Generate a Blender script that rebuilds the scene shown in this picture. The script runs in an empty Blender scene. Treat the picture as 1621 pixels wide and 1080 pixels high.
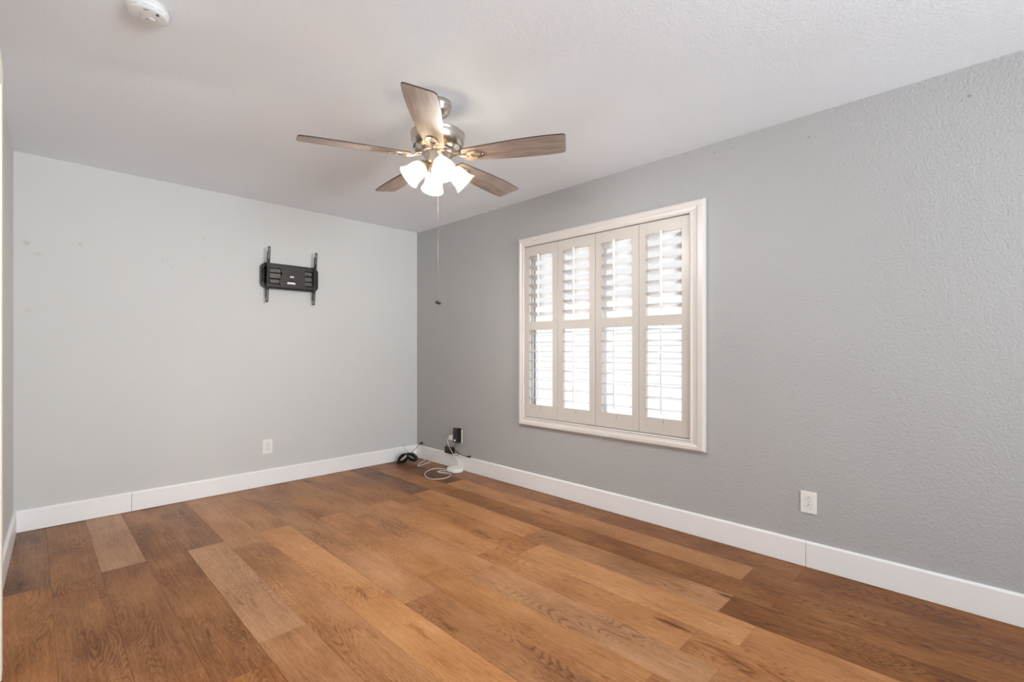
import bpy, bmesh, math, random
from mathutils import Vector, Matrix
random.seed(7)
S = bpy.context.scene
COL = S.collection
PI = math.pi
R = math.radians

# ------------------------------------------------------------------ camera, sky, light, exposure
cam_d = bpy.data.cameras.new('camera'); cam = bpy.data.objects.new('camera', cam_d); COL.objects.link(cam)
cam.location = (-2.955, -4.399, 1.175)
cam.rotation_euler = (PI/2, 0, -R(45.132))
cam_d.sensor_width = 36; cam_d.lens = 756/1621*36; cam_d.shift_y = 13/1621
cam_d.clip_start = 0.02
S.camera = cam

S.view_settings.view_transform = 'Standard'
S.view_settings.look = 'None'
S.view_settings.gamma = 1
S.view_settings.use_curve_mapping = False
S.view_settings.exposure = 0.35
S.cycles.use_denoising = True
S.cycles.max_bounces = 10
S.cycles.diffuse_bounces = 7
S.cycles.sample_clamp_indirect = 6

w = bpy.data.worlds.new('overcast_sky'); S.world = w; w.use_nodes = True
bg = w.node_tree.nodes['Background']
bg.inputs[0].default_value = (0.975, 0.985, 1.0, 1); bg.inputs[1].default_value = 0.78

def area(name, loc, rot, sx, sy, power, color):
    d = bpy.data.lights.new(name, 'AREA'); d.shape = 'RECTANGLE'; d.size = sx; d.size_y = sy
    d.energy = power; d.color = color
    o = bpy.data.objects.new(name, d); COL.objects.link(o); o.location = loc; o.rotation_euler = rot
    return o
# added fill lamp behind the camera, shining in through an added opening
rw = area('rear_fill', (-1.9, -7.72, 1.3), (R(109), 0, 0), 1.8, 1.8, 76, (0.85, 0.93, 1.0))
rw.data.spread = R(105)
# added lamp standing in for ground bounce outside the shuttered window
area('bounce_fill', (1.05, -2.34, -0.2), (0, R(152), 0), 1.4, 2.6, 36, (0.97, 0.985, 1.0))
# sun on the neighbouring wall and the ground, from behind the house (none enters the rooms)
sun_d = bpy.data.lights.new('sun', 'SUN'); sun_d.energy = 3.0; sun_d.angle = R(2); sun_d.color = (1, .985, .96)
sun = bpy.data.objects.new('sun', sun_d); COL.objects.link(sun); sun.location = (-4, 0, 8); sun.rotation_euler = (0, R(-27), 0)

# ------------------------------------------------------------------ materials
def newmat(name):
    m = bpy.data.materials.new(name); m.use_nodes = True
    nt = m.node_tree; b = nt.nodes['Principled BSDF']
    return m, nt, b
def N(nt, t, **k):
    n = nt.nodes.new(t)
    for a, v in k.items(): setattr(n, a, v)
    return n
def mathn(nt, op, a, b=None, c=None, clamp=False):
    n = N(nt, 'ShaderNodeMath', operation=op); n.use_clamp = clamp
    for i, v in enumerate((a, b, c)):
        if v is None: continue
        if isinstance(v, (int, float)): n.inputs[i].default_value = v
        else: nt.links.new(v, n.inputs[i])
    return n.outputs[0]
def mixc(nt, fac, a, b, mode='MIX'):
    n = N(nt, 'ShaderNodeMix', data_type='RGBA', blend_type=mode)
    for i, v in ((0, fac), (6, a), (7, b)):
        if isinstance(v, (int, float)): n.inputs[i].default_value = v
        elif isinstance(v, tuple): n.inputs[i].default_value = (*v, 1) if len(v) == 3 else v
        else: nt.links.new(v, n.inputs[i])
    return n.outputs[2]
def ramp(nt, fac, stops):
    n = N(nt, 'ShaderNodeValToRGB'); e = n.color_ramp.elements
    while len(e) < len(stops): e.new(0.5)
    for i, (p, c) in enumerate(stops):
        e[i].position = p; e[i].color = (*c, 1) if isinstance(c, tuple) else (c, c, c, 1)
    nt.links.new(fac, n.inputs[0]); return n.outputs[0]
def noise(nt, vec, scale, detail=2, rough=.5, dist=0):
    n = N(nt, 'ShaderNodeTexNoise'); n.inputs['Scale'].default_value = scale
    n.inputs['Detail'].default_value = detail; n.inputs['Roughness'].default_value = rough
    n.inputs['Distortion'].default_value = dist
    if vec is not None: nt.links.new(vec, n.inputs['Vector'])
    return n.outputs['Fac']
def mapping(nt, vec, scale=(1, 1, 1), loc=(0, 0, 0)):
    n = N(nt, 'ShaderNodeMapping'); n.inputs['Scale'].default_value = scale; n.inputs['Location'].default_value = loc
    nt.links.new(vec, n.inputs['Vector']); return n.outputs[0]
def objco(nt): return N(nt, 'ShaderNodeTexCoord').outputs['Object']
def bump(nt, b, h, strength, dist):
    n = N(nt, 'ShaderNodeBump'); n.inputs['Strength'].default_value = strength; n.inputs['Distance'].default_value = dist
    nt.links.new(h, n.inputs['Height']); nt.links.new(n.outputs[0], b.inputs['Normal'])

def plain(name, color, rough=.5, metal=0, var=.04, vscale=40, spec=.5, bumps=None):
    m, nt, b = newmat(name)
    co = objco(nt)
    f = noise(nt, co, vscale, 3)
    dk = tuple(c*(1-var) for c in color); lt = tuple(min(1, c*(1+var)) for c in color)
    nt.links.new(ramp(nt, f, [(.3, dk), (.7, lt)]), b.inputs['Base Color'])
    b.inputs['Roughness'].default_value = rough; b.inputs['Metallic'].default_value = metal
    b.inputs['Specular IOR Level'].default_value = spec
    if bumps: bump(nt, b, noise(nt, co, bumps[0], 2), bumps[1], bumps[2])
    return m

def wallpaint(name, color, spots=(), holes=(), tex=.5, rough=.75):
    m, nt, b = newmat(name)
    co = objco(nt)
    big = noise(nt, co, 1.3, 2)
    col = ramp(nt, big, [(.3, tuple(c*.985 for c in color)), (.7, tuple(min(1, c*1.015) for c in color))])
    wob = noise(nt, co, 35, 3)
    for (p, r, tint, amt) in spots:
        d = N(nt, 'ShaderNodeVectorMath', operation='DISTANCE'); nt.links.new(co, d.inputs[0]); d.inputs[1].default_value = p
        dd = mathn(nt, 'ADD', d.outputs['Value'], mathn(nt, 'MULTIPLY', mathn(nt, 'SUBTRACT', wob, .5), r*2.2))
        mr = N(nt, 'ShaderNodeMapRange'); mr.interpolation_type = 'SMOOTHSTEP'
        mr.inputs['From Min'].default_value = r; mr.inputs['From Max'].default_value = r*.15
        mr.inputs['To Max'].default_value = amt
        nt.links.new(dd, mr.inputs['Value'])
        col = mixc(nt, mr.outputs[0], col, tint)
    nt.links.new(col, b.inputs['Base Color'])
    b.inputs['Roughness'].default_value = rough; b.inputs['Specular IOR Level'].default_value = .3
    h = mathn(nt, 'ADD', noise(nt, co, 95, 2, .5, .4), mathn(nt, 'MULTIPLY', noise(nt, co, 42, 2), .6))
    bump(nt, b, h, tex, .004)
    return m

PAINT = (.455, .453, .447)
st = (.42, .35, .22); gy = (.40, .39, .37)
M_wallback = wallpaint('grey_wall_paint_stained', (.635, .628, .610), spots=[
    ((-2.981, 0, 1.861), .030, st, .35), ((-2.929, 0, 1.794), .024, st, .28), ((-2.72, 0, 1.893), .018, st, .30),
    ((-2.26, 0, 1.846), .016, gy, .2), ((-2.205, 0, 1.80), .016, gy, .2), ((-2.23, 0, 1.865), .014, gy, .2),
    ((-1.994, 0, 2.051), .018, st, .25), ((-1.986, 0, 1.952), .014, gy, .2), ((-1.999, 0, 1.89), .014, gy, .25),
    ((-2.972, 0, 1.43), .026, st, .18)], tex=.22)
dk = (.08, .07, .06)
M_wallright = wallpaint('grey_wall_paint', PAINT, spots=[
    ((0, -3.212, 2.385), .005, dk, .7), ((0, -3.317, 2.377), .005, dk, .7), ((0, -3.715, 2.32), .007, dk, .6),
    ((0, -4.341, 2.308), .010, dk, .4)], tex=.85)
M_wall = wallpaint('grey_wall_paint_plain', (.665, .66, .645), tex=.3)
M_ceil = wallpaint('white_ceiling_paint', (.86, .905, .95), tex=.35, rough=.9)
M_trim = plain('white_semigloss_trim', (.91, .90, .885), .38, var=.01, vscale=6)
M_panel = plain('cream_panel_paint', (.63, .585, .53), .35, var=.01, vscale=8)
M_shutter = plain('cream_shutter_paint', (.74, .70, .655), .35, var=.01, vscale=8)
M_slat = plain('white_louver_paint', (.90, .895, .89), .35, var=.01, vscale=8)
M_cream = plain('cream_casing_paint', (.86, .82, .70), .4, var=.01, vscale=6)
M_detector = plain('greyed_detector_plastic', (.70, .70, .69), .45, var=.01)
M_vinyl = plain('white_vinyl', (.85, .86, .87), .3, var=.01)
M_plast = plain('white_plastic', (.86, .85, .82), .3, var=.01)
M_plastw = plain('bright_white_plastic', (.90, .89, .87), .35, var=.01)
M_slot = plain('dark_socket_slot', (.03, .03, .03), .6)
M_line = plain('grey_socket_outline', (.45, .44, .42), .6)
M_black = plain('black_plastic', (.012, .012, .013), .22, var=.1)
M_blackm = plain('black_painted_steel', (.012, .010, .009), .28, var=.15, vscale=60)
M_brownm = plain('brown_black_painted_steel', (.040, .032, .028), .34, var=.12, vscale=60)
M_taupe = plain('taupe_grey_steel', (.12, .105, .09), .35, var=.12, vscale=60)
M_nickel = plain('brushed_nickel', (.62, .56, .50), .24, 1.0, var=.05, vscale=90)
M_nickeld = plain('dark_vent_recess', (.05, .045, .04), .5)
M_brass = plain('aged_bronze_pull', (.07, .055, .035), .35, .6)
M_steel = plain('hinge_steel', (.5, .49, .47), .3, 1.0)
M_notch = plain('grey_notch_plastic', (.42, .39, .36), .5)
M_siding = plain('pale_siding_paint', (.82, .83, .84), .7, var=.02)
M_ground = plain('pale_concrete', (.62, .62, .60), .9, var=.05, vscale=5)

# glass
M_glass, nt, b = newmat('clear_window_glass')
b.inputs['Base Color'].default_value = (1, 1, 1, 1)
tr = N(nt, 'ShaderNodeBsdfTransparent'); gl = N(nt, 'ShaderNodeBsdfGlossy'); gl.inputs['Roughness'].default_value = .02
mx = N(nt, 'ShaderNodeMixShader'); mx.inputs[0].default_value = .06
nt.links.new(tr.outputs[0], mx.inputs[1]); nt.links.new(gl.outputs[0], mx.inputs[2])
nt.links.new(mx.outputs[0], nt.nodes['Material Output'].inputs['Surface'])
# frosted shade glass
M_frost, nt, b = newmat('frosted_shade_glass')
tr = N(nt, 'ShaderNodeBsdfTransparent'); tr.inputs[0].default_value = (1, .93, .82, 1)
tl = N(nt, 'ShaderNodeBsdfTranslucent'); tl.inputs[0].default_value = (.26, .205, .12, 1)
df = N(nt, 'ShaderNodeBsdfDiffuse'); df.inputs[0].default_value = (.55, .48, .34, 1)
g2 = N(nt, 'ShaderNodeBsdfGlossy'); g2.inputs['Roughness'].default_value = .15
m1 = N(nt, 'ShaderNodeMixShader'); m1.inputs[0].default_value = .55
nt.links.new(df.outputs[0], m1.inputs[1]); nt.links.new(tl.outputs[0], m1.inputs[2])
m2 = N(nt, 'ShaderNodeMixShader'); m2.inputs[0].default_value = .15
nt.links.new(m1.outputs[0], m2.inputs[1]); nt.links.new(tr.outputs[0], m2.inputs[2])
m3 = N(nt, 'ShaderNodeMixShader'); m3.inputs[0].default_value = .04
nt.links.new(m2.outputs[0], m3.inputs[1]); nt.links.new(g2.outputs[0], m3.inputs[2])
nt.links.new(m3.outputs[0], nt.nodes['Material Output'].inputs['Surface'])
# lit bulb
M_bulb, nt, b = newmat('lit_bulb_glass')
b.inputs['Base Color'].default_value = (1, 1, 1, 1)
b.inputs['Emission Color'].default_value = (1, .99, .975, 1); b.inputs['Emission Strength'].default_value = 1120
# led
M_led, nt, b = newmat('white_led')
b.inputs['Emission Color'].default_value = (.85, .92, 1, 1); b.inputs['Emission Strength'].default_value = 1.2

# oak floor -----------------------------------------------------------
def wood_floor():
    m, nt, b = newmat('oak_plank_floor')
    co = objco(nt)
    def attr(n):
        a = N(nt, 'ShaderNodeAttribute'); a.attribute_name = n; return a.outputs['Fac']
    rnd, tone, hue = attr('rnd'), attr('tone'), attr('hue')
    cb = N(nt, 'ShaderNodeCombineXYZ')
    nt.links.new(mathn(nt, 'MULTIPLY', rnd, 37.0), cb.inputs[0]); nt.links.new(mathn(nt, 'MULTIPLY', rnd, 91.0), cb.inputs[1])
    nt.links.new(mathn(nt, 'MULTIPLY', rnd, 13.0), cb.inputs[2])
    va = N(nt, 'ShaderNodeVectorMath', operation='ADD'); nt.links.new(co, va.inputs[0]); nt.links.new(cb.outputs[0], va.inputs[1])
    v = va.outputs[0]
    blotch = noise(nt, mapping(nt, v, (3.5, 1.6, 1)), 1.6, 3, .55)
    fib = noise(nt, mapping(nt, v, (95, 3.2, 1)), 1.0, 4, .6, .3)
    fine = noise(nt, mapping(nt, v, (330, 22, 1)), 1.0, 3, .65)
    # cathedral rings: contour lines of a stretched noise field
    field = noise(nt, mapping(nt, v, (7.5, 1.15, 1)), 1.0, 1.5, .35, .25)
    saw = mathn(nt, 'FRACT', mathn(nt, 'MULTIPLY', mathn(nt, 'ADD', field, mathn(nt, 'MULTIPLY', fib, .028)), 46.0))
    ring = ramp(nt, saw, [(.0, 1.0), (.14, .22), (.45, 0.0), (.85, .25), (1.0, .9)])
    rmask = ramp(nt, noise(nt, mapping(nt, v, (2.5, .9, 1)), 1.7, 2), [(.42, 0.0), (.62, 1.0)])
    ringv = mathn(nt, 'MULTIPLY', ring, rmask)
    # knots: sparse dark pits with stretched halo
    kv = N(nt, 'ShaderNodeTexVoronoi'); kv.inputs['Scale'].default_value = 1.0
    nt.links.new(mapping(nt, v, (13.0, 3.0, 1)), kv.inputs['Vector'])
    wob = mathn(nt, 'MULTIPLY', mathn(nt, 'SUBTRACT', noise(nt, mapping(nt, v, (40, 9, 1)), 1.0, 4, .65), .5), .75)
    kd = mathn(nt, 'ADD', kv.outputs['Distance'], wob)
    sel = N(nt, 'ShaderNodeSeparateColor'); nt.links.new(kv.outputs['Color'], sel.inputs[0])
    ksel = mathn(nt, 'GREATER_THAN', sel.outputs[0], .90)
    knot = mathn(nt, 'MULTIPLY', ramp(nt, kd, [(.0, 1.0), (.13, .4), (.32, 0.0)]), ksel)
    # tone
    t = mathn(nt, 'ADD', tone, mathn(nt, 'MULTIPLY', mathn(nt, 'SUBTRACT', blotch, .5), .55))
    t = mathn(nt, 'ADD', t, mathn(nt, 'MULTIPLY', mathn(nt, 'SUBTRACT', fib, .5), .42))
    t = mathn(nt, 'ADD', t, mathn(nt, 'MULTIPLY', mathn(nt, 'SUBTRACT', fine, .5), .62))
    t = mathn(nt, 'SUBTRACT', t, mathn(nt, 'MULTIPLY', ringv, .32))
    t = mathn(nt, 'SUBTRACT', t, mathn(nt, 'MULTIPLY', knot, .55), clamp=True)
    warm = ramp(nt, t, [(0.0, (.065, .020, .005)), (.28, (.215, .068, .009)), (.5, (.375, .150, .040)), (.75, (.53, .245, .088)), (1.0, (.66, .37, .17))])
    cool = ramp(nt, t, [(0.0, (.065, .030, .014)), (.28, (.20, .092, .042)), (.5, (.365, .185, .090)), (.75, (.51, .285, .155)), (1.0, (.64, .40, .24))])
    nt.links.new(mixc(nt, hue, warm, cool), b.inputs['Base Color'])
    b.inputs['Specular IOR Level'].default_value = .24
    r = mathn(nt, 'ADD', .30, mathn(nt, 'MULTIPLY', fine, .16))
    nt.links.new(r, b.inputs['Roughness'])
    h = mathn(nt, 'SUBTRACT', mathn(nt, 'MULTIPLY', fib, .5), mathn(nt, 'ADD', mathn(nt, 'MULTIPLY', ringv, .5), knot))
    bump(nt, b, h, .12, .002)
    return m
M_floor = wood_floor()

def blade_wood():
    m, nt, b = newmat('weathered_oak_blade')
    co = objco(nt)
    g = noise(nt, mapping(nt, co, (5, 60, 5)), 1.0, 4, .6, .5)
    bl = noise(nt, mapping(nt, co, (4, 14, 4)), 1.0, 2)
    t = mathn(nt, 'ADD', mathn(nt, 'MULTIPLY', g, .7), mathn(nt, 'MULTIPLY', bl, .3))
    nt.links.new(ramp(nt, t, [(.30, (.15, .108, .088)), (.5, (.32, .25, .212)), (.7, (.47, .395, .35))]), b.inputs['Base Color'])
    b.inputs['Roughness'].default_value = .5
    return m
M_blade = blade_wood()
M_bladeedge = plain('dark_blade_edge', (.05, .03, .025), .5)

# ------------------------------------------------------------------ mesh helpers
class MB:
    def __init__(s): s.bm = bmesh.new(); s.mi = 0
    def _tag(s, faces):
        for f in faces: f.material_index = s.mi
    def box(s, x0, x1, y0, y1, z0, z1, M=None, bev=0):
        n0 = len(s.bm.faces)
        ret = bmesh.ops.create_cube(s.bm, size=1)
        vs = ret['verts']
        for v in vs:
            v.co = Vector(((x0+x1)/2+v.co.x*abs(x1-x0), (y0+y1)/2+v.co.y*abs(y1-y0), (z0+z1)/2+v.co.z*abs(z1-z0)))
        fs = set(f for v in vs for f in v.link_faces)
        if bev > 0:
            es = list(set(e for v in vs for e in v.link_edges))
            r = bmesh.ops.bevel(s.bm, geom=es, offset=bev, segments=3, profile=.5, affect='EDGES')
            vs = list(set(r['verts']) | set(v for v in vs if v.is_valid))
            fs = set(f for v in vs for f in v.link_faces)
        s._tag(fs)
        if M is not None:
            for v in vs: v.co = M @ v.co
        return vs
    def tube(s, pts, r, n=8, closed=False, cap=True):
        pts = [Vector(p) for p in pts]; L = len(pts); rings = []
        up = None
        for i, p in enumerate(pts):
            if closed: t = pts[(i+1) % L]-pts[(i-1) % L]
            else: t = pts[min(i+1, L-1)]-pts[max(i-1, 0)]
            t.normalize()
            if up is None:
                up = Vector((0, 0, 1)) if abs(t.z) < .9 else Vector((1, 0, 0))
            a = t.cross(up)
            if a.length < 1e-5: a = t.cross(Vector((0, 1, 0)))
            a.normalize(); bb = a.cross(t).normalized(); up = bb
            rr = r[i] if isinstance(r, (list, tuple)) else r
            rings.append([s.bm.verts.new(p+a*math.cos(2*PI*k/n)*rr+bb*math.sin(2*PI*k/n)*rr) for k in range(n)])
        fs = []
        for i in range(L if closed else L-1):
            A, B = rings[i], rings[(i+1) % L]
            for k in range(n):
                f = s.bm.faces.new((A[k], A[(k+1) % n], B[(k+1) % n], B[k])); f.smooth = True; fs.append(f)
        if cap and not closed:
            fs.append(s.bm.faces.new(list(reversed(rings[0])))); fs.append(s.bm.faces.new(rings[-1]))
        s._tag(fs)
    def lathe(s, prof, n=32, M=None, smooth=True, cap0=False, cap1=False, a0=0, a1=2*PI):
        full = abs(a1-a0-2*PI) < 1e-6
        cnt = n if full else n+1
        rings = []; allv = []
        for (rr, z) in prof:
            ring = [s.bm.verts.new((rr*math.cos(a0+(a1-a0)*k/n), rr*math.sin(a0+(a1-a0)*k/n), z)) for k in range(cnt)]
            rings.append(ring); allv += ring
        fs = []
        for A, B in zip(rings, rings[1:]):
            for k in range(n if full else n):
                k2 = (k+1) % cnt
                f = s.bm.faces.new((A[k], A[k2], B[k2], B[k])); f.smooth = smooth; fs.append(f)
        if cap0: fs.append(s.bm.faces.new(rings[0]))
        if cap1: fs.append(s.bm.faces.new(rings[-1]))
        s._tag(fs)
        if M is not None:
            for v in allv: v.co = M @ v.co
    def sphere(s, c, r, seg=16, sc=(1, 1, 1)):
        ret = bmesh.ops.create_uvsphere(s.bm, u_segments=seg, v_segments=max(6, seg//2), radius=r)
        for v in ret['verts']:
            v.co = Vector((v.co.x*sc[0]+c[0], v.co.y*sc[1]+c[1], v.co.z*sc[2]+c[2]))
        fs = set(f for v in ret['verts'] for f in v.link_faces)
        for f in fs: f.smooth = True
        s._tag(fs)
    def plate(s, outer, holes, t, M=None):
        """flat plate in local xy with holes, thickness t towards -z"""
        vsall = []; edges = []
        for loop in [outer]+list(holes):
            vs = [s.bm.verts.new((p[0], p[1], 0)) for p in loop]
            vsall += vs
            for a, b_ in zip(vs, vs[1:]+vs[:1]): edges.append(s.bm.edges.new((a, b_)))
        r = bmesh.ops.triangle_fill(s.bm, use_beauty=True, use_dissolve=False, edges=edges, normal=(0, 0, 1))
        fs = [g for g in r['geom'] if isinstance(g, bmesh.types.BMFace)]
        ex = bmesh.ops.extrude_face_region(s.bm, geom=fs)
        nv = [g for g in ex['geom'] if isinstance(g, bmesh.types.BMVert)]
        for v in nv: v.co.z -= t
        allv = vsall+nv
        s._tag(set(f for v in allv for f in v.link_faces))
        if M is not None:
            for v in allv: v.co = M @ v.co
        return allv
    def build(s, name, mats, parent=None, loc=None, recalc=True):
        me = bpy.data.meshes.new(name)
        if recalc: bmesh.ops.recalc_face_normals(s.bm, faces=s.bm.faces[:])
        s.bm.to_mesh(me); s.bm.free()
        for m in (mats if isinstance(mats, (list, tuple)) else [mats]): me.materials.append(m)
        o = bpy.data.objects.new(name, me); COL.objects.link(o)
        if parent: o.parent = parent
        if loc: o.location = loc
        return o

def thing(name, label, cat, loc=(0, 0, 0), rotz=0, group=None):
    o = bpy.data.objects.new(name, None); COL.objects.link(o)
    o.empty_display_size = .05
    o.location = loc; o.rotation_euler = (0, 0, rotz); o['label'] = label; o['category'] = cat
    if group: o['group'] = group
    return o
def tag(o, label, cat, group=None):
    o['label'] = label; o['category'] = cat
    if group: o['group'] = group
    return o
def struct(o, label=None):
    o['kind'] = 'structure'
    if label: o['label'] = label
    return o
def copy_tree(o, parent=None):
    c = o.copy(); COL.objects.link(c)
    if parent: c.parent = parent
    for ch in list(o.children): copy_tree(ch, c)
    return c
def ell(cx, cy, rx, ry, n=24, a0=0, a1=2*PI):
    return [(cx+rx*math.cos(a0+(a1-a0)*k/n), cy+ry*math.sin(a0+(a1-a0)*k/n)) for k in range(n)]
def rrect(x0, x1, y0, y1, r, n=6):
    out = []
    for cx, cy, a in ((x1-r, y1-r, 0), (x0+r, y1-r, PI/2), (x0+r, y0+r, PI), (x1-r, y0+r, 1.5*PI)):
        for k in range(n+1): out.append((cx+r*math.cos(a+PI/2*k/n), cy+r*math.sin(a+PI/2*k/n)))
    return out
def smooth_path(pts, sub=6, closed=False):
    P = [Vector(p) for p in pts]; L = len(P); out = []
    rng = L if closed else L-1
    for i in range(rng):
        if closed: p0, p1, p2, p3 = P[(i-1) % L], P[i], P[(i+1) % L], P[(i+2) % L]
        else: p0, p1, p2, p3 = P[max(i-1, 0)], P[i], P[i+1], P[min(i+2, L-1)]
        for k in range(sub):
            t = k/sub
            out.append(.5*((2*p1)+(-p0+p2)*t+(2*p0-5*p1+4*p2-p3)*t*t+(-p0+3*p1-3*p2+p3)*t**3))
    if not closed: out.append(P[-1])
    return out

# ------------------------------------------------------------------ room shell
H = 2.44; YF = -7.5; T = .12
def xl(y): return -3.04+.0297*y           # the left wall runs slightly out of square
# floor
W = .191; X0 = -2.89
tone_tab = {  # column -> tones of the boards from the back wall towards the camera
    -2: (.42, .44, .42, .4), -1: (.36, .50, .45, .45), 0: (.43, .40, .42, .42), 1: (.60, .38, .40, .4), 2: (.42, .37, .42, .4),
    3: (.40, .64, .50, .5), 4: (.62, .52, .55, .5), 5: (.56, .68, .70, .6), 6: (.50, .56, .46, .5), 7: (.50, .54, .52, .5),
    8: (.52, .56, .56, .5), 9: (.50, .62, .58, .5), 10: (.48, .52, .68, .58), 11: (.28, .58, .48, .30), 12: (.48, .44, .30, .34),
    13: (.26, .60, .54, .32), 14: (.42, .40, .34, .30), 15: (.4, .4, .4, .4)}
hue_tab = {-1: (.9, .1, .1, .1), 1: (1, .35, .2, .2), 2: (.35, .3, .1, .2), 3: (.7, .85, .5, .5), 4: (.6, .4, .4, .4), 5: (.5, .15, .1, .1),
           6: (.7, .5, .5, .4), 8: (.5, .5, .75, .5), 11: (.6, .3, .7, .3), 14: (.6, .5, .2, 0)}
bm = bmesh.new()
lr = bm.faces.layers.float.new('rnd'); lt_ = bm.faces.layers.float.new('tone'); lh = bm.faces.layers.float.new('hue')
rr_ = random.Random(11)
for i in range(-2, 16):
    xa, xb = X0+W*i, X0+W*(i+1)
    xa, xb = max(xa, -3.26), min(xb, .0)
    if xb-xa < .005: continue
    base = [-1.262, -2.495, -3.703, -4.92, -6.14] if i % 2 == 0 else [-1.095, -2.338, -3.543, -4.76, -5.98]
    if i == 13: base = [-1.05, -2.30, -3.51, -4.73, -5.95]
    ys = [0.0]+base+[YF]
    for j in range(len(ys)-1):
        y1, y0 = ys[j], ys[j+1]
        jj = min(j, 3)
        tn = tone_tab.get(i, (.45,)*4)[jj]; hu = hue_tab.get(i, (.3, .3, .3, .3))[jj]
        rn = rr_.random()
        g = .0007; d = -.0012
        o4 = [(xa, y0), (xb, y0), (xb, y1), (xa, y1)]
        i4 = [(xa+g, y0+g), (xb-g, y0+g), (xb-g, y1-g), (xa+g, y1-g)]
        vo = [bm.verts.new((*p, d)) for p in o4]; vi = [bm.verts.new((*p, 0)) for p in i4]
        fs = [bm.faces.new(vi)]+[bm.faces.new((vo[k], vo[(k+1) % 4], vi[(k+1) % 4], vi[k])) for k in range(4)]
        for f in fs: f[lr] = rn; f[lt_] = tn; f[lh] = hu
# sub-slab below the boards
vs = [bm.verts.new(p) for p in ((-3.3, YF-T, -.1), (T, YF-T, -.1), (T, T, -.1), (-3.3, T, -.1), (-3.3, YF-T, -.004), (T, YF-T, -.004), (T, T, -.004), (-3.3, T, -.004))]
for q in ((0, 3, 2, 1), (4, 5, 6, 7), (0, 1, 5, 4), (1, 2, 6, 5), (2, 3, 7, 6), (3, 0, 4, 7)):
    f = bm.faces.new([vs[k] for k in q]); f[lr] = .3; f[lt_] = .2
me = bpy.data.meshes.new('floor'); bm.to_mesh(me); bm.free(); me.materials.append(M_floor)
fl = bpy.data.objects.new('floor', me); COL.objects.link(fl); struct(fl)

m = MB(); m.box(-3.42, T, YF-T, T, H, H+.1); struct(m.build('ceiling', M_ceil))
m = MB(); m.box(-3.3, T, 0, T, -.002, H); struct(m.build('wall_back', M_wallback))
# right wall with the window opening
WY0, WY1, WZ0, WZ1 = -3.06, -1.62, .61, 2.03
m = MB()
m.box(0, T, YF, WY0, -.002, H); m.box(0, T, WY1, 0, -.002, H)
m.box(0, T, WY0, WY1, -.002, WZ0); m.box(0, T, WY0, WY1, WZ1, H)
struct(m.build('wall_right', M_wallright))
# left wall: from the back wall to the door, above the door, and on behind the camera
def lw(m, ya, yb, za, zb, dx0=-.1, dx1=0):
    vs = [m.bm.verts.new(p) for y in (ya, yb) for p in ((xl(y)+dx0, y, za), (xl(y)+dx1, y, za), (xl(y)+dx1, y, zb), (xl(y)+dx0, y, zb))]
    for q in ((0, 1, 2, 3), (7, 6, 5, 4), (0, 4, 5, 1), (1, 5, 6, 2), (2, 6, 7, 3), (3, 7, 4, 0)): m.bm.faces.new([vs[k] for k in q])
m = MB(); lw(m, -1.93, 0, -.002, H); lw(m, -3.45, -1.93, 2.12, H); lw(m, YF, -3.45, -.002, H)
struct(m.build('wall_left', M_wall))
# front wall (behind the camera) with an added opening for the fill light
m = MB(); FX0, FX1, FZ0, FZ1 = -2.85, -.95, .35, 2.25
m.box(-3.36, FX0, YF-T, YF, -.002, H); m.box(FX1, T, YF-T, YF, -.002, H)
m.box(FX0, FX1, YF-T, YF, -.002, FZ0); m.box(FX0, FX1, YF-T, YF, FZ1, H)
struct(m.build('wall_front', M_wall))
w2 = MB(); 
for a, b_, c, d in ((FX0, FX1, FZ0, FZ0+.05), (FX0, FX1, FZ1-.05, FZ1), (FX0, FX0+.05, FZ0+.05, FZ1-.05), (FX1-.05, FX1, FZ0+.05, FZ1-.05)):
    w2.box(a, b_, YF-.09, YF-.03, c, d)
fill_frame = struct(w2.build('fill_opening_frame', M_vinyl))  # unseen frame, added round the fill light's opening

# baseboards with an eased top edge, in two lengths that meet in a butt seam
BT, BH = .015, .14
def bb_prof(t=BT, h=BH): return [(0, .003), (t, .003), (t, h-.009), (t*.8, h-.003), (t*.45, h), (0, h)]
def baseboard(name, p0, p1, nrm, seams=()):
    m = MB(); p0 = Vector(p0); p1 = Vector(p1); nrm = Vector(nrm); L = (p1-p0).length; d = (p1-p0).normalized()
    cuts = [0]+list(seams)+[L]
    for a, b_ in zip(cuts, cuts[1:]):
        a2 = a+(.0012 if a > 0 else 0); b2 = b_-(.0012 if b_ < L else 0)
        A = [m.bm.verts.new(p0+d*a2+nrm*u+Vector((0, 0, z))) for u, z in bb_prof()]
        B = [m.bm.verts.new(p0+d*b2+nrm*u+Vector((0, 0, z))) for u, z in bb_prof()]
        n = len(A)
        for k in range(n): m.bm.faces.new((A[k], A[(k+1) % n], B[(k+1) % n], B[k]))
        m.bm.faces.new(A[::-1]); m.bm.faces.new(B)
    return struct(m.build(name, M_trim))
baseboard('baseboard_back', (-3.04, 0, 0), (0, 0, 0), (0, -1, 0), seams=(.592,))
baseboard('baseboard_right', (0, -BT, 0), (0, YF, 0), (-1, 0, 0), seams=(3.69,))
baseboard('baseboard_left', (xl(-BT), -BT, 0), (xl(-1.84), -1.84, 0), (1, 0, 0))
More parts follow.
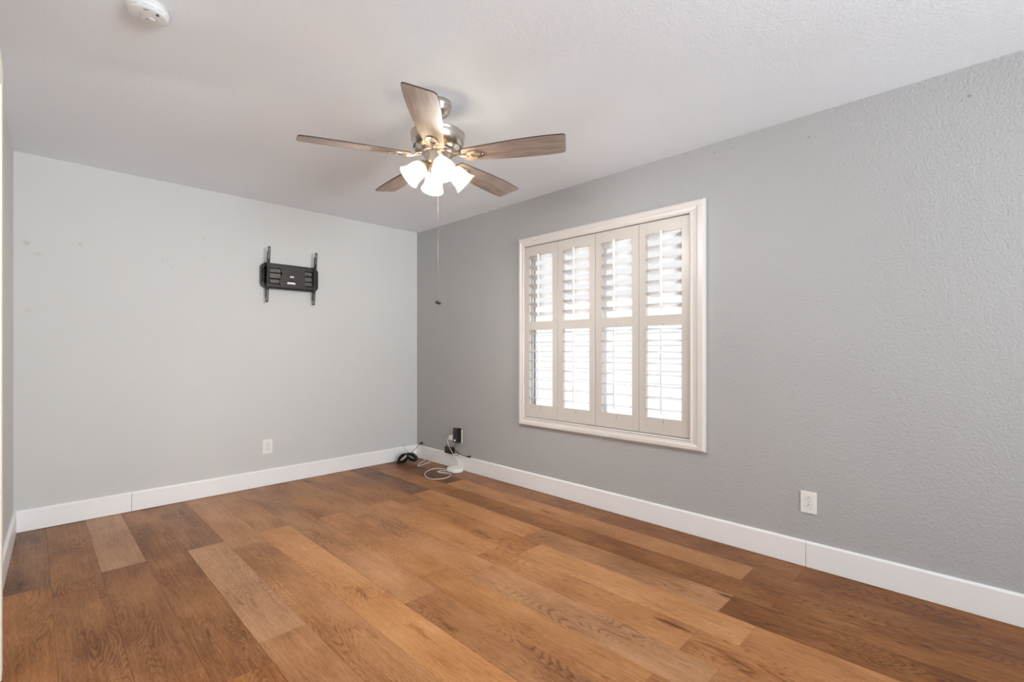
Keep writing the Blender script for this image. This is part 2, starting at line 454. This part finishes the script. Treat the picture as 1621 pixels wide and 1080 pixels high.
# closet door in the left wall with its proud cream casing
m = MB(); m.box(-3.13, -3.031, -1.93, -1.84, 0, 2.20, bev=.004); m.box(-3.16, -3.031, -3.45, -3.54, 0, 2.20, bev=.004)
m.box(-3.15, -3.031, -3.45, -1.93, 2.11, 2.20, bev=.004)
struct(m.build('trim_1', M_cream))
m = MB(); m.box(-3.19, -3.15, -3.45, -1.93, .004, 2.12)
d1 = struct(m.build('door_1', M_trim))
for ya, yb in ((-3.35, -2.75), (-2.63, -2.03)):
    for za, zb in ((.25, .95), (1.15, 1.95)): 
        m = MB(); m.box(-3.151, -3.143, ya, yb, za, zb, bev=.003); m.build('door_panel', M_trim, d1)

# ------------------------------------------------------------------ window 1 (vinyl slider behind the shutters)
win = MB(); a, b_ = .055, .10
win.box(a, b_, WY0, WY1, WZ0, WZ0+.045); win.box(a, b_, WY0, WY1, WZ1-.045, WZ1)
win.box(a, b_, WY0, WY0+.045, WZ0+.045, WZ1-.045); win.box(a, b_, WY1-.03, WY1, WZ0+.045, WZ1-.045)
win = struct(win.build('window_1', M_vinyl))
def sash(ya, yb, xa, xb, left_st, right_st):
    s = MB(); z0, z1 = WZ0+.045, WZ1-.045
    s.box(xa, xb, ya, yb, z0, z0+.035); s.box(xa, xb, ya, yb, z1-.035, z1)
    s.box(xa, xb, ya, ya+right_st, z0+.035, z1-.035); s.box(xa, xb, yb-left_st, yb, z0+.035, z1-.035)
    o = s.build('window_sash', M_vinyl, win)
    g = MB(); g.box((xa+xb)/2-.002, (xa+xb)/2+.002, ya+right_st, yb-left_st, z0+.035, z1-.035)
    g.build('window_glass', M_glass, o)
    r = MB(); r.mi = 0
    r.box(xa-.0015, xa, yb-left_st+.006, yb-left_st+.013, z0+.035, z1-.035)
    r.box(xa-.0015, xa, yb-.012, yb-.005, z0+.035, z1-.035)
    r.build('weather_seal', M_line, o)
sash(-2.385, -1.655, .066, .080, .022, .03)
sash(-3.01, -2.355, .082, .095, .022, .02)

# ------------------------------------------------------------------ outside
m = MB(); m.box(.25, 9, -12, 6, -.35, -.3); struct(m.build('ground_outside', M_ground))
m = MB(); m.box(3.6, 3.75, -12, 6, -.3, 2.0)
for k in range(12): m.box(3.585, 3.6, -12, 6, -.28+k*.19, -.28+k*.19+.17)
struct(m.build('wall_outside', M_siding))

# ------------------------------------------------------------------ plantation shutters
sh = thing('plantation_shutters', 'cream four-panel plantation shutters in a moulded frame on the window', 'shutters', (0, -2.3625, .53))
def shp(mb, name, mat, parent=None):
    o = mb.build(name, mat, parent or sh)
    return o
OFF = Matrix.Translation((0, 2.3625, -.53))      # child meshes are made in room coordinates
Y0s, Y1s, Z0s, Z1s = -3.163, -1.567, .537, 2.110
PY0, PY1, PZ0, PZ1 = -3.062, -1.624, .606, 2.034
f = MB()
# moulded frame: mitred profile swept round the opening
prof = [(-.0, .0), (-.0, -.026), (.006, -.032), (.020, -.032), (.026, -.027), (.036, -.024), (.043, -.028), (.047, -.022), (.047, -.002)]
# u runs inwards from the outer edge, x = depth
def corner_pts(u, x):
    return [(x, Y0s+u*(PY0-Y0s-.002)/.047, Z0s+u*(PZ0-Z0s-.002)/.047), (x, Y1s-u*(Y1s-PY1-.002)/.047, Z0s+u*(PZ0-Z0s-.002)/.047),
            (x, Y1s-u*(Y1s-PY1-.002)/.047, Z1s-u*(Z1s-PZ1-.002)/.047), (x, Y0s+u*(PY0-Y0s-.002)/.047, Z1s-u*(Z1s-PZ1-.002)/.047)]
rings = [[f.bm.verts.new(p) for p in corner_pts(u, x-.001)] for u, x in prof]
for A, B in zip(rings, rings[1:]):
    for k in range(4): f.bm.faces.new((A[k], A[(k+1) % 4], B[(k+1) % 4], B[k]))
for v in f.bm.verts: v.co = OFF @ v.co
fo = f.build('shutter_frame', M_shutter, sh, recalc=True)

pw = (PY1-PY0)/4
def louver_profile(n=14, half=.0445, th=.0050):
    return [(half*math.cos(2*PI*k/n), th*math.sin(2*PI*k/n)) for k in range(n)]
def louvers(y0, y1, zc, tilt, xc=.012):
    L = MB()
    for z in zc:
        c, s_ = math.cos(tilt), math.sin(tilt)
        A = []; B = []
        for (u, v_) in louver_profile():
            x = xc+u*c+v_*s_; zz = z-u*s_+v_*c
            A.append(L.bm.verts.new((x, y0, zz))); B.append(L.bm.verts.new((x, y1, zz)))
        n = len(A)
        for k in range(n):
            fc = L.bm.faces.new((A[k], A[(k+1) % n], B[(k+1) % n], B[k])); fc.smooth = True
        L.bm.faces.new(A[::-1]); L.bm.faces.new(B)
    return L
XF, XB = -.016, .012          # front and back of a panel
up0, up1, lo0, lo1 = 1.402, 1.951, .713, 1.333
for i in range(4):
    ya, yb = PY1-pw*(i+1)+.0015, PY1-pw*i-.0015
    sw = .052
    oa, ob = ya+sw, yb-sw
    p = MB()
    p.box(XF, XB, ya, oa, PZ0+.003, PZ1-.003, bev=.0015); p.box(XF, XB, ob, yb, PZ0+.003, PZ1-.003, bev=.0015)
    for za, zb in ((PZ0+.003, lo0), (lo1, up0), (up1, PZ1-.003)): p.box(XF+.0008, XB, oa, ob, za, zb)
    for v in p.bm.verts: v.co = OFF @ v.co
    pn = p.build('shutter_panel', M_panel, sh)
    zu = [1.929-.0772*k for k in range(7)]; zl = [1.309-.0772*k for k in range(8)]
    for zs, tl_ in ((zu, R(19)), (zl, R(5))):
        L = louvers(oa+.003, ob-.003, zs, tl_)
        for v in L.bm.verts: v.co = OFF @ v.co
        L.build('louvers', M_slat, pn)
        yc = (oa+ob)/2
        rod = MB()
        zt = zs[0]+.012; zb_ = zs[-1]-.022
        c = math.cos(tl_)
        rod.box(-.052, -.040, yc-.0055, yc+.0055, zb_+.004, zt+.012, bev=.0015)
        for z in zs: rod.tube([(-.042, yc, z+.0445*math.sin(tl_)), (-.030, yc, z+.0445*math.sin(tl_)-.001)], .0012, 6)
        for v in rod.bm.verts: v.co = OFF @ v.co
        rod.build('tilt_rod', M_slat, pn)
    for zc_, hh in ((lo0-.022, .015), (up1+.005, .006), (lo1+.005, .006)):
        nn = MB()
        nn.box(XF-.0006, XF+.004, yc-.0035, yc+.0035, zc_-hh, zc_+hh, bev=.0012)
        for v in nn.bm.verts: v.co = OFF @ v.co
        nn.build('rod_notch', M_notch, pn)
for y, zs in ((PY0-.001, (1.95, 1.37, .70)), (PY1+.001, (1.93, 1.35, .70))):
    for z in zs:
        h_ = MB(); h_.tube([(XF-.003, y, z-.03), (XF-.003, y, z+.03)], .0028, 8)
        h_.box(XF-.002, XF+.001, y-.010, y+.010, z-.028, z+.028)
        for v in h_.bm.verts: v.co = OFF @ v.co
        h_.build('hinge', M_panel, sh)

# ------------------------------------------------------------------ ceiling fan
FXc, FYc = -1.485, -2.398
fan = thing('ceiling_fan', 'brushed nickel ceiling fan with five grey wood blades and lit lamps', 'ceiling fan', (FXc, FYc, 2.44))
Zo = 2.44
def Z(z): return z-Zo
m = MB(); m.lathe([(.0, Z(2.44)), (.069, Z(2.44)), (.070, Z(2.425)), (.069, Z(2.412)), (.064, Z(2.408)), (.064, Z(2.402)), (.058, Z(2.388)), (.046, Z(2.376)), (.030, Z(2.368)), (.028, Z(2.362)), (.0, Z(2.362))], 40)
m.build('canopy', M_nickel, fan)
m = MB(); m.tube([(0, 0, Z(2.363)), (0, 0, Z(2.29))], .0125, 16)
m.lathe([(.0, Z(2.318)), (.022, Z(2.318)), (.026, Z(2.305)), (.034, Z(2.288)), (.0, Z(2.288))], 24)
m.build('downrod', M_nickel, fan)
m = MB()
m.lathe([(.0, Z(2.290)), (.060, Z(2.290)), (.118, Z(2.286)), (.1345, Z(2.281)), (.1385, Z(2.277)), (.1385, Z(2.272)), (.1365, Z(2.270)), (.1365, Z(2.262)), (.134, Z(2.238)), (.127, Z(2.222)), (.112, Z(2.206)), (.098, Z(2.198)), (.078, Z(2.192)), (.0, Z(2.192))], 56)
mo = m.build('motor_housing', M_nickel, fan)
# vent slots round the lower edge
m = MB()
for k in range(15):
    a = 2*PI*k/15
    Mx = Matrix.Rotation(a, 4, 'Z') @ Matrix.Translation((.1175, 0, Z(2.2105))) @ Matrix.Rotation(R(42), 4, 'Y')
    m.box(-.009, .009, -.016, .016, -.0022, .0022, Mx, bev=.0015)
m.build('vent_slots', M_nickeld, mo)
m = MB(); m.lathe([(.0, Z(2.193)), (.086, Z(2.193)), (.088, Z(2.184)), (.082, Z(2.176)), (.070, Z(2.172)), (.0, Z(2.172))], 40)
m.build('blade_hub', M_nickel, fan)
m = MB(); m.lathe([(.0, Z(2.173)), (.073, Z(2.173)), (.074, Z(2.168)), (.066, Z(2.164)), (.065, Z(2.132)), (.060, Z(2.122)), (.046, Z(2.114)), (.034, Z(2.110)), (.031, Z(2.098)), (.037, Z(2.094)), (.037, Z(2.082)), (.028, Z(2.074)), (.014, Z(2.068)), (.011, Z(2.060)), (.006, Z(2.055)), (.0, Z(2.054))], 36)
m.build('switch_housing', M_nickel, fan)

def blade_outline(r0=.150, r1=.663, n=16):
    up = []; 
    for k in range(n+1):
        t = k/n; x = r0+(r1-r0-.02)*t
        wv = .046+.027*math.sin(min(1, t/.82)*PI/2) if t < .82 else .073-.004*((t-.82)/.18)**2
        up.append((x, wv))
    root = [(r0-.010*math.cos(a), .046*math.sin(a)) for a in [PI/2*(1-k/6) for k in range(1, 6)]]
    tip = []
    x1, w1 = up[-1]; rc = .018
    for k in range(1, 7):
        a = PI/2*(1-k/6); tip.append((x1+rc*math.cos(a), w1-rc+rc*math.sin(a)))
    top = up+tip
    bot = [(x, -y) for x, y in reversed(top)]
    # slight slant of the tip
    pts = top+bot
    pts = [(x+(-.010*(y/.073) if x > r1-.05 else 0), y) for x, y in pts]
    left = [(r0-.016*math.cos(t), .046*math.sin(t)) for t in [-PI/2+PI*k/8 for k in range(1, 8)]]
    return pts+left
BZ = Z(2.162)
def make_blade(ang):
    Mx = Matrix.Rotation(ang, 4, 'Z') @ Matrix.Translation((0, 0, BZ)) @ Matrix.Rotation(PITCH, 4, 'X')
    m = MB(); pts = blade_outline()
    m.plate(pts, [], .006)
    for fc in m.bm.faces:
        fc.normal_update()
        fc.material_index = 0 if abs(fc.normal.z) > .5 else 1
    b_ = m.build('blade', [M_blade, M_bladeedge], fan)
    b_.matrix_local = Mx
    # blade iron: arm from the hub, fork with an open oval, three screws
    m = MB()
    m.plate(ell(.205, 0, .048, .031, 28), [ell(.208, 0, .027, .015, 20)], .005, Matrix.Translation((0, 0, -.0062)))
    m.tube(smooth_path([(.080, 0, .012), (.105, 0, .006), (.125, 0, -.006), (.150, 0, -.010), (.172, 0, -.009)], 4), [.010]*4+[.0085]*4+[.0075]*4+[.0085]*4+[.009], 10)
    for (x, y) in ((.170, 0), (.205, .0235), (.205, -.0235), (.244, 0)):
        m.lathe([(.0, -.0142), (.0035, -.0138), (.0045, -.0122), (.0045, -.011)], 10, Matrix.Translation((x, y, 0)))
    i_ = m.build('blade_iron', M_nickel, fan)
    i_.matrix_local = Mx
PITCH = R(-12)
for k in range(5): make_blade(R(11.5+72*k))

# light kit: four arms, each with a frosted bell shade and a lit bulb
for ang in (-115, -25, 65, 155):
    A = Matrix.Rotation(R(ang), 4, 'Z')
    m = MB()
    path = [A @ Vector(p) for p in ((.030, 0, Z(2.112)), (.048, 0, Z(2.118)), (.062, 0, Z(2.116)), (.070, 0, Z(2.108)))]
    m.tube(smooth_path(path, 4), .0085, 10)
    # socket cup along the shade's axis
    AX = A @ Matrix.Translation((.066, 0, Z(2.114))) @ Matrix.Rotation(R(180-48), 4, 'Y')   # local +z = shade axis, out and down
    m.lathe([(.0, -.012), (.016, -.012), (.024, -.004), (.026, .012), (.024, .026), (.0, .026)], 24, AX)
    arm = m.build('lamp_arm', M_nickel, fan)
    m = MB()
    outer = [(.026, .010), (.030, .016), (.038, .026), (.044, .042), (.046, .060), (.0475, .078), (.052, .094), (.058, .104), (.0605, .110)]
    inner = [(r-.0028, z) for r, z in reversed(outer)]
    m.lathe(outer+[(.0595, .1125)]+inner, 40, AX)
    m.build('lamp_shade', M_frost, arm)
    m = MB()
    m.lathe([(.0, .026), (.012, .026), (.013, .040), (.019, .052), (.0235, .064), (.024, .072), (.021, .083), (.013, .091), (.0, .094)], 20, AX)
    m.build('bulb', M_bulb, arm)

# pull chain
m = MB()
PX, PYy = .0, .0
z = Z(2.056)
cx_, cy_ = .004, .004
m.tube([(cx_, cy_, z), (cx_, cy_, Z(1.425))], .0011, 6)
zz = z
while zz > Z(1.43):
    m.sphere((cx_, cy_, zz), .0019, 6); zz -= .011
pc = m.build('pull_chain', M_steel, fan)
m = MB(); m.sphere((cx_-.004, cy_, Z(1.417)), .0115, 14, (1, 1, .8)); m.sphere((cx_+.007, cy_-.004, Z(1.413)), .0085, 12); m.sphere((cx_, cy_, Z(1.425)), .005, 8)
m.build('pull_knob', M_brass, pc)

# ------------------------------------------------------------------ smoke detector
sd = thing('smoke_detector', 'round white smoke detector on the ceiling near the left corner', 'smoke detector', (-2.655, -2.205, 2.44))
m = MB(); m.lathe([(.0, 0), (.060, 0), (.061, -.010), (.058, -.012), (.0, -.012)], 40); m.build('mounting_base', M_detector, sd)
m = MB(); m.lathe([(.0, -.012), (.061, -.012), (.0645, -.016), (.065, -.026), (.063, -.040), (.058, -.047), (.052, -.050), (.0, -.051)], 48)
m.build('body', M_detector, sd)
m = MB()
def arc(r, z, a0, a1, w_, n=14):
    return [(r*math.cos(R(a0+(a1-a0)*k/n)), r*math.sin(R(a0+(a1-a0)*k/n)), z) for k in range(n+1)]
for a0, a1 in ((-72, -52), (-112, -80), (-30, -44), (-150, -125)):
    m.tube(arc(.0632, -.0375, a0, a1, 0), .0014, 6)
m.build('vent_slots', M_line, sd)
m = MB(); m.lathe([(.0, -.0535), (.010, -.0535), (.0115, -.051), (.0, -.0505)], 24, Matrix.Translation((.012, .004, 0)))
m.build('test_button', M_detector, sd)
m = MB()
m.lathe([(.0, -.0525), (.0022, -.052), (.0024, -.050)], 10, Matrix.Translation((-.002, .012, 0)))
m.build('indicator_led', M_black, sd)
# sounder slots on the face and the small printed mark, laid out along the camera-side axes of the detector
ru = Vector((.7055, -.7087, 0)); fu = Vector((.7087, .7055, 0))
def fp(a_, b_, z=-.0512): v = ru*a_+fu*b_; return (v.x, v.y, z)
for a_, b_ in (((.040, -.006), (.046, -.017)), ((.044, -.004), (.050, -.015))):
    m = MB(); m.tube([fp(*a_), fp(*b_)], .0017, 6); m.build('sounder_slot', M_slot, sd)
m = MB(); m.tube(smooth_path([fp(-.012, .036), fp(-.034, .014), fp(-.030, -.004), fp(-.014, -.012), fp(-.006, -.030)], 6), .0012, 6)
m.build('face_groove', M_line, sd)
m = MB(); m.tube([fp(.018, -.044, -.0505), fp(.032, -.038, -.0505)], .0013, 6)
m.build('printed_mark', M_taupe, sd)

sd.scale = (1, 1, .82)
# ------------------------------------------------------------------ outlets
def outlet(label, loc, rotz, ins, w_=.078, h_=.122):
    """local: plate in xz, facing -y, centre at the origin"""
    o = thing('wall_outlet', label, 'outlet', loc, rotz, None)
    m = MB(); m.box(-w_/2, w_/2, -.006, 0, -h_/2, h_/2, bev=.0025); m.build('cover_plate', M_plast, o)
    for s_ in (1, -1):
        zc = s_*.0195
        m = MB(); pts = [(x, y) for x, y in ell(0, 0, .0172, .0172, 28)]
        pts = [(x, max(-.0135, min(.0135, y))) for x, y in pts]
        m.plate(pts, [], .0026, Matrix.Translation((0, -.0058, zc)) @ Matrix.Rotation(R(-90), 4, 'X'))
        f_ = m.build('socket', M_plast, o)
        m = MB()
        rim = [(x*1.06, -.0074, zc+y*1.06) for x, y in pts]
        m.tube(rim, .0006, 4, closed=True)
        m.build('socket_outline', M_line, f_)
        m = MB(); k = -1 if ins else 1     # ins: ground pin on top
        m.box(-.0070, -.0050, -.0088, -.0080, zc+.0012*k-.0035, zc+.0012*k+.0045)
        m.box(.0050, .0070, -.0088, -.0080, zc+.0012*k-.0030, zc+.0012*k+.0035)
        m.tube([(0, -.0088, zc-.0075*k), (0, -.0080, zc-.0075*k)], .0027, 10)
        m.build('slots', M_slot, f_)
    m = MB(); m.lathe([(0, .0), (.003, .0), (.0032, -.0012)], 10, Matrix.Translation((0, -.0068, 0)) @ Matrix.Rotation(R(90), 4, 'X'))
    m.build('screw', M_steel, o)
    return o
outlet('white duplex outlet on the lighter wall below the black bracket', (-1.5235, 0, .338), 0, False)
outlet('white duplex outlet on the darker wall right of the shuttered window', (0, -3.716, .349), R(-90), True, .076, .117)
outlet('white outlet plate behind the black adapter near the corner', (0, -.737, .325), R(-90), False, .078, .125)

# ------------------------------------------------------------------ television wall bracket
tv = thing('tv_wall_bracket', 'black steel television bracket mounted on the lighter wall', 'tv bracket', (-1.345, 0, 1.8075))
def PL(y): return Matrix.Translation((0, y, 0)) @ Matrix.Rotation(R(90), 4, 'X')   # plate local xy -> room xz, thickness towards the wall
# shallow wall frame with rounded ends
m = MB()
m.plate(rrect(-.243, .243, -.108, .108, .045, 8), [rrect(-.222, .222, -.086, .086, .030, 8)], .040, PL(-.042))
m.plate(rrect(-.236, .236, -.101, .101, .040, 8), [], .002, PL(-.003))
m.build('wall_frame', M_blackm, tv)
m = MB()
for x in (-.215, -.19): 
    m.tube([(x, -.024, -.085), (x, -.024, .085)], .006, 8)
m.tube([(-.232, -.045, -.055), (-.236, -.047, 0), (-.232, -.045, .055)], .006, 8)
for z in (.075, -.075): m.lathe([(.0, .0), (.008, .0), (.009, -.006), (.0, -.006)], 14, PL(-.030) @ Matrix.Translation((-.212, z, 0)))
m.build('lock_bar', M_black, tv)
# horizontal rails
for z0, z1 in ((.066, .097), (-.097, -.072)):
    m = MB(); m.box(-.200, .205, -.056, -.045, z0, z1, bev=.002)
    for x in (-.145, -.10, .13, .175): m.lathe([(.0, .0), (.004, .0), (.004, -.002), (.0, -.002)], 10, PL(-.0575) @ Matrix.Translation((x, (z0+z1)/2, 0)))
    m.build('rail', M_brownm, tv)
m = MB(); m.box(-.205, .205, -.052, -.040, -.113, -.102, bev=.002)
for x in (-.055, .055): m.sphere((x, -.053, -.107), .0055, 10)
m.build('level_rail', M_black, tv)
# folded arm segments seen in the openings
for x0, x1, zs in ((-.175, -.085, ((.030, .062), (-.020, .022), (-.062, -.030))), (.118, .185, ((.028, .062), (-.022, .016), (-.062, -.032)))):
    for z0, z1 in zs:
        m = MB(); m.box(x0, x1, -.046, -.026, z0, z1, bev=.003)
        m.box((x0+x1)/2-.0015, (x0+x1)/2+.0015, -.0468, -.044, z0+.002, z1-.002)
        m.build('arm_segment', M_taupe, tv)
# centre plate with wavy left edge, oval and crescent holes
out = [(.118, .070), (-.085, .070)]
for k in range(15):
    t = k/14; zc = .066-.136*t
    out.append((-.086+.016*math.sin(t*PI*2-.3)*.6-.004, zc))
out += [(-.085, -.088), (.118, -.088)]
cres = [(-.045+.09*k/12, -.060+.030*math.sin(PI*k/12)) for k in range(13)]+[(.045-.09*k/6, -.064) for k in range(1, 6)]
m = MB(); m.plate(out[::-1], [ell(.005, .004, .020, .0105, 20), cres], .004, PL(-.060))
cp = m.build('centre_plate', M_brownm, tv)
m = MB(); m.box(-.014, .022, -.056, -.054, -.003, .010); m.build('plate_backing', M_plast, cp)  # white box added behind the oval hole in place of the wall
m = MB(); m.box(-.036, .036, -.056, -.054, -.062, -.043); m.build('crescent_fill', M_plast, cp)  # white box added behind the crescent hole, likewise for the wall
for k in range(5):
    m = MB(); m.box(-.070+.032*k, -.050+.032*k, -.0612, -.0600, .0635, .0655); m.build('slit', M_black, cp)
for x, z in ((-.03, .045), (.05, -.03), (-.06, .02), (.07, .045), (.085, -.05)):
    m = MB(); m.lathe([(.0, .0), (.003, .0), (.003, -.001), (.0, -.001)], 8, PL(-.061) @ Matrix.Translation((x, z, 0))); m.build('rivet', M_black, cp)
# tall slotted uprights, leaning forward at the top
def upright(x):
    holes = []
    for z in [-.222+.0155*k for k in range(6)]+[.135+.0155*k for k in range(6)]:
        holes.append(rrect(-.0042, .0042, z, z+.0105, .0035, 3))
    m = MB()
    m.plate(rrect(-.0105, .0105, -.236, .236, .009, 5), holes, .0025)
    m.box(-.0105, -.0085, -.195, .195, -.020, -.0025); m.box(.0085, .0105, -.195, .195, -.020, -.0025)
    for k in (-.085, -.06, .03, .07): m.lathe([(.0, .001), (.003, .001), (.003, 0)], 8, Matrix.Translation((0, k, 0)))
    u = m.build('upright', M_blackm, tv)
    u.matrix_local = Matrix.Translation((x, -.080, .002)) @ Matrix.Rotation(R(7.5), 4, 'X') @ Matrix.Rotation(R(90), 4, 'X')
    return u
upright(-.207+.0075); upright(.198)
# hooks that hold the uprights on the rails
for x in (-.1995, .198):
    for z in (.082, -.084):
        m = MB(); m.box(x-.010, x+.010, -.072, -.050, z-.012, z+.012, bev=.002); m.build('hook', M_brownm, tv)

# ------------------------------------------------------------------ adapters, plugs and cords in the corner
ad = thing('power_adapter', 'black plug-in power adapter on the outlet near the corner', 'adapter', (-.0085, -.733, .332))
m = MB(); m.box(-.048, 0, -.036, .036, -.066, .074, bev=.004); m.build('body', M_black, ad)
m = MB(); m.box(-.0488, -.0475, -.022, .030, .050, .057); m.build('printed_strip', M_taupe, ad)
m = MB(); m.lathe([(.0, .0018), (.006, .0015), (.007, 0)], 12, Matrix.Translation((-.048, .006, -.044)) @ Matrix.Rotation(R(-90), 4, 'Y')); m.build('indicator_light', M_led, ad)
m = MB(); m.tube(smooth_path([(-.040, -.010, -.064), (-.044, -.004, -.085), (-.054, .020, -.100), (-.060, .030, -.118), (-.060, .005, -.128), (-.058, -.045, -.140), (-.058, -.075, -.160), (-.060, -.050, -.182), (-.064, .000, -.184), (-.066, .030, -.165), (-.062, .055, -.135), (-.060, .080, -.118)], 6), .0028, 8)
m.build('cord', M_black, ad)

bk = thing('power_brick', 'black power brick on the baseboard below the plug-in adapter', 'power brick', (0, -.60, .1405))
m = MB(); m.box(-.047, -.002, -.062, .052, 0, .062, bev=.005); m.build('body', M_black, bk)
m = MB(); m.box(-.0478, -.0465, .018, .040, .018, .032); m.build('printed_label', M_taupe, bk)
m = MB(); m.tube(smooth_path([(-.030, .040, .055), (-.038, .030, .078), (-.040, -.010, .082), (-.046, -.070, .056), (-.044, -.140, .034), (-.036, -.220, .014), (-.030, -.275, .008), (-.030, -.292, .010)], 6), .003, 8)
m.tube([(-.030, -.288, .009), (-.026, -.312, .012)], .0075, 12); m.tube([(-.026, -.312, .012), (-.018, -.322, .016)], .011, 12)
m.build('cord', M_black, bk)

wp = thing('usb_plug', 'small white plug left of the black adapter with thin white cord', 'plug', (-.010, -.660, .300))
m = MB(); m.box(-.052, .0095, -.022, .020, -.014, .026, bev=.005); m.box(-.040, -.006, -.030, -.012, -.020, -.006, bev=.003); m.build('body', M_plastw, wp)
m = MB()
m.tube(smooth_path([(-.050, .010, .004), (-.060, .020, -.010), (-.072, .008, -.040), (-.080, -.030, -.080), (-.084, -.075, -.120), (-.080, -.105, -.150), (-.050, -.105, -.175), (-.024, -.10, -.215), (-.020, -.102, -.250)], 6), .0022, 8)
m.build('cord', M_plastw, wp)

wb = thing('white_adapter_box', 'white rounded adapter box on the floor against the baseboard', 'adapter box', (-.088, -.772, 0), R(0))
m = MB(); 
vsb = m.plate(rrect(-.062, .062, -.080, .080, .050, 10), [], .036, Matrix.Translation((0, 0, .038)))
es = [e for e in m.bm.edges if all(v.co.z > .04 for v in e.verts) and len(e.link_faces) == 2 and abs(e.link_faces[0].normal.dot(e.link_faces[1].normal)) < .5]
bmesh.ops.recalc_face_normals(m.bm, faces=m.bm.faces[:])
es = [e for e in m.bm.edges if len(e.link_faces) == 2 and e.link_faces[0].normal.dot(e.link_faces[1].normal) < .5]
bmesh.ops.bevel(m.bm, geom=es, offset=.008, segments=3, profile=.5, affect='EDGES')
mz = min(v.co.z for v in m.bm.verts)
for v in m.bm.verts: v.co.z -= mz-.0005
m.build('body', M_plastw, wb)
def fl_path(pts, x0, y0): return [(x-x0, y-y0, z) for x, y, z in pts]
m = MB(); m.tube(smooth_path(fl_path([(-.142, -.715, .012), (-.155, -.700, .004), (-.172, -.671, .003), (-.215, -.670, .003), (-.222, -.715, .003), (-.190, -.765, .003), (-.180, -.820, .003), (-.230, -.880, .003), (-.330, -.905, .003), (-.405, -.850, .003), (-.400, -.740, .003), (-.330, -.625, .003), (-.230, -.560, .003), (-.150, -.560, .003), (-.125, -.610, .003), (-.122, -.668, .008)], -.088, -.772), 6), .0032, 8)
m.build('cord', M_plastw, wb)

vc = MB(); vc.tube(smooth_path([(-.020, -.425, .146), (-.022, -.400, .120), (-.022, -.335, .060), (-.024, -.285, .012), (-.060, -.300, .003), (-.150, -.335, .003), (-.205, -.352, .003), (-.222, -.350, .003), (-.216, -.333, .003), (-.150, -.270, .003), (-.070, -.215, .003), (-.030, -.200, .003)], 6), .003, 8)
tag(vc.build('charging_cable', M_plastw), 'loose white cord folded in a V on the floor by the corner', 'cord')

# bundled black cable in the corner
cc = thing('coiled_cable', 'black cable tied in a bow-shaped bundle on the floor in the corner', 'cable', (-.215, -.150, 0))
m = MB()
rc = random.Random(3)
up_ = Vector((0, 0, 1)); rv = Vector((.7055, -.7087, 0)); fv = Vector((.7087, .7055, 0))
tie = Vector((0, 0, .088))
for side, tiltw, lenw in ((-1, .036, .132), (1, .030, .112)):
    ax = (rv*side*(.74 if side < 0 else .80)+up_*(-.66 if side < 0 else -.45)).normalized()
    nr = ax.cross(fv).normalized()
    for k in range(13):
        off = fv*rc.uniform(-.026, .026); L_ = lenw*rc.uniform(.80, 1.03); wd = tiltw*rc.uniform(.35, 1.2)
        pts = []
        for j in range(14):
            a = 2*PI*j/14
            p = tie+ax*(L_/2*(1-math.cos(a)))+nr*(wd*math.sin(a))+off*(.3+.7*(1-math.cos(a))/2)-fv*.004*k*.5
            p.z = max(p.z, .0045)
            pts.append(p)
        m.tube(smooth_path(pts, 3, True), .0042, 7, closed=True)
m.build('cable_loops', M_black, cc)
m = MB(); m.tube(smooth_path([tie+fv*.018+rv*.004, tie+up_*.016, tie-fv*.022+rv*.002, tie-up_*.018], 4, True), .005, 8, closed=True)
m.tube([tie+up_*.010-fv*.01, tie+up_*.030+rv*.008-fv*.01], .0022, 6)
m.build('cable_tie', M_black, cc)
m = MB()
e_ = Vector((-.022, -.105, .168))-Vector((-.215, -.150, 0))
m.tube(smooth_path([tie+rv*.008, tie+rv*.030+up_*.004, tie*.35+e_*.65+up_*-.006-fv*.012, e_+Vector((-.012, .004, -.002))], 6), .0026, 8)
m.tube([e_+Vector((-.010, .002, -.002)), e_+Vector((.020, -.006, .002))], .010, 14)
m.build('cable_end', M_black, cc)
m = MB(); s0 = Vector((-.197, -.022, .180))-Vector((-.215, -.150, 0))
m.tube(smooth_path([tie-rv*.012+up_*.004, tie-rv*.014+up_*.02+fv*.02, s0], 5), .0010, 6)
m.build('thin_wire', M_taupe, cc)
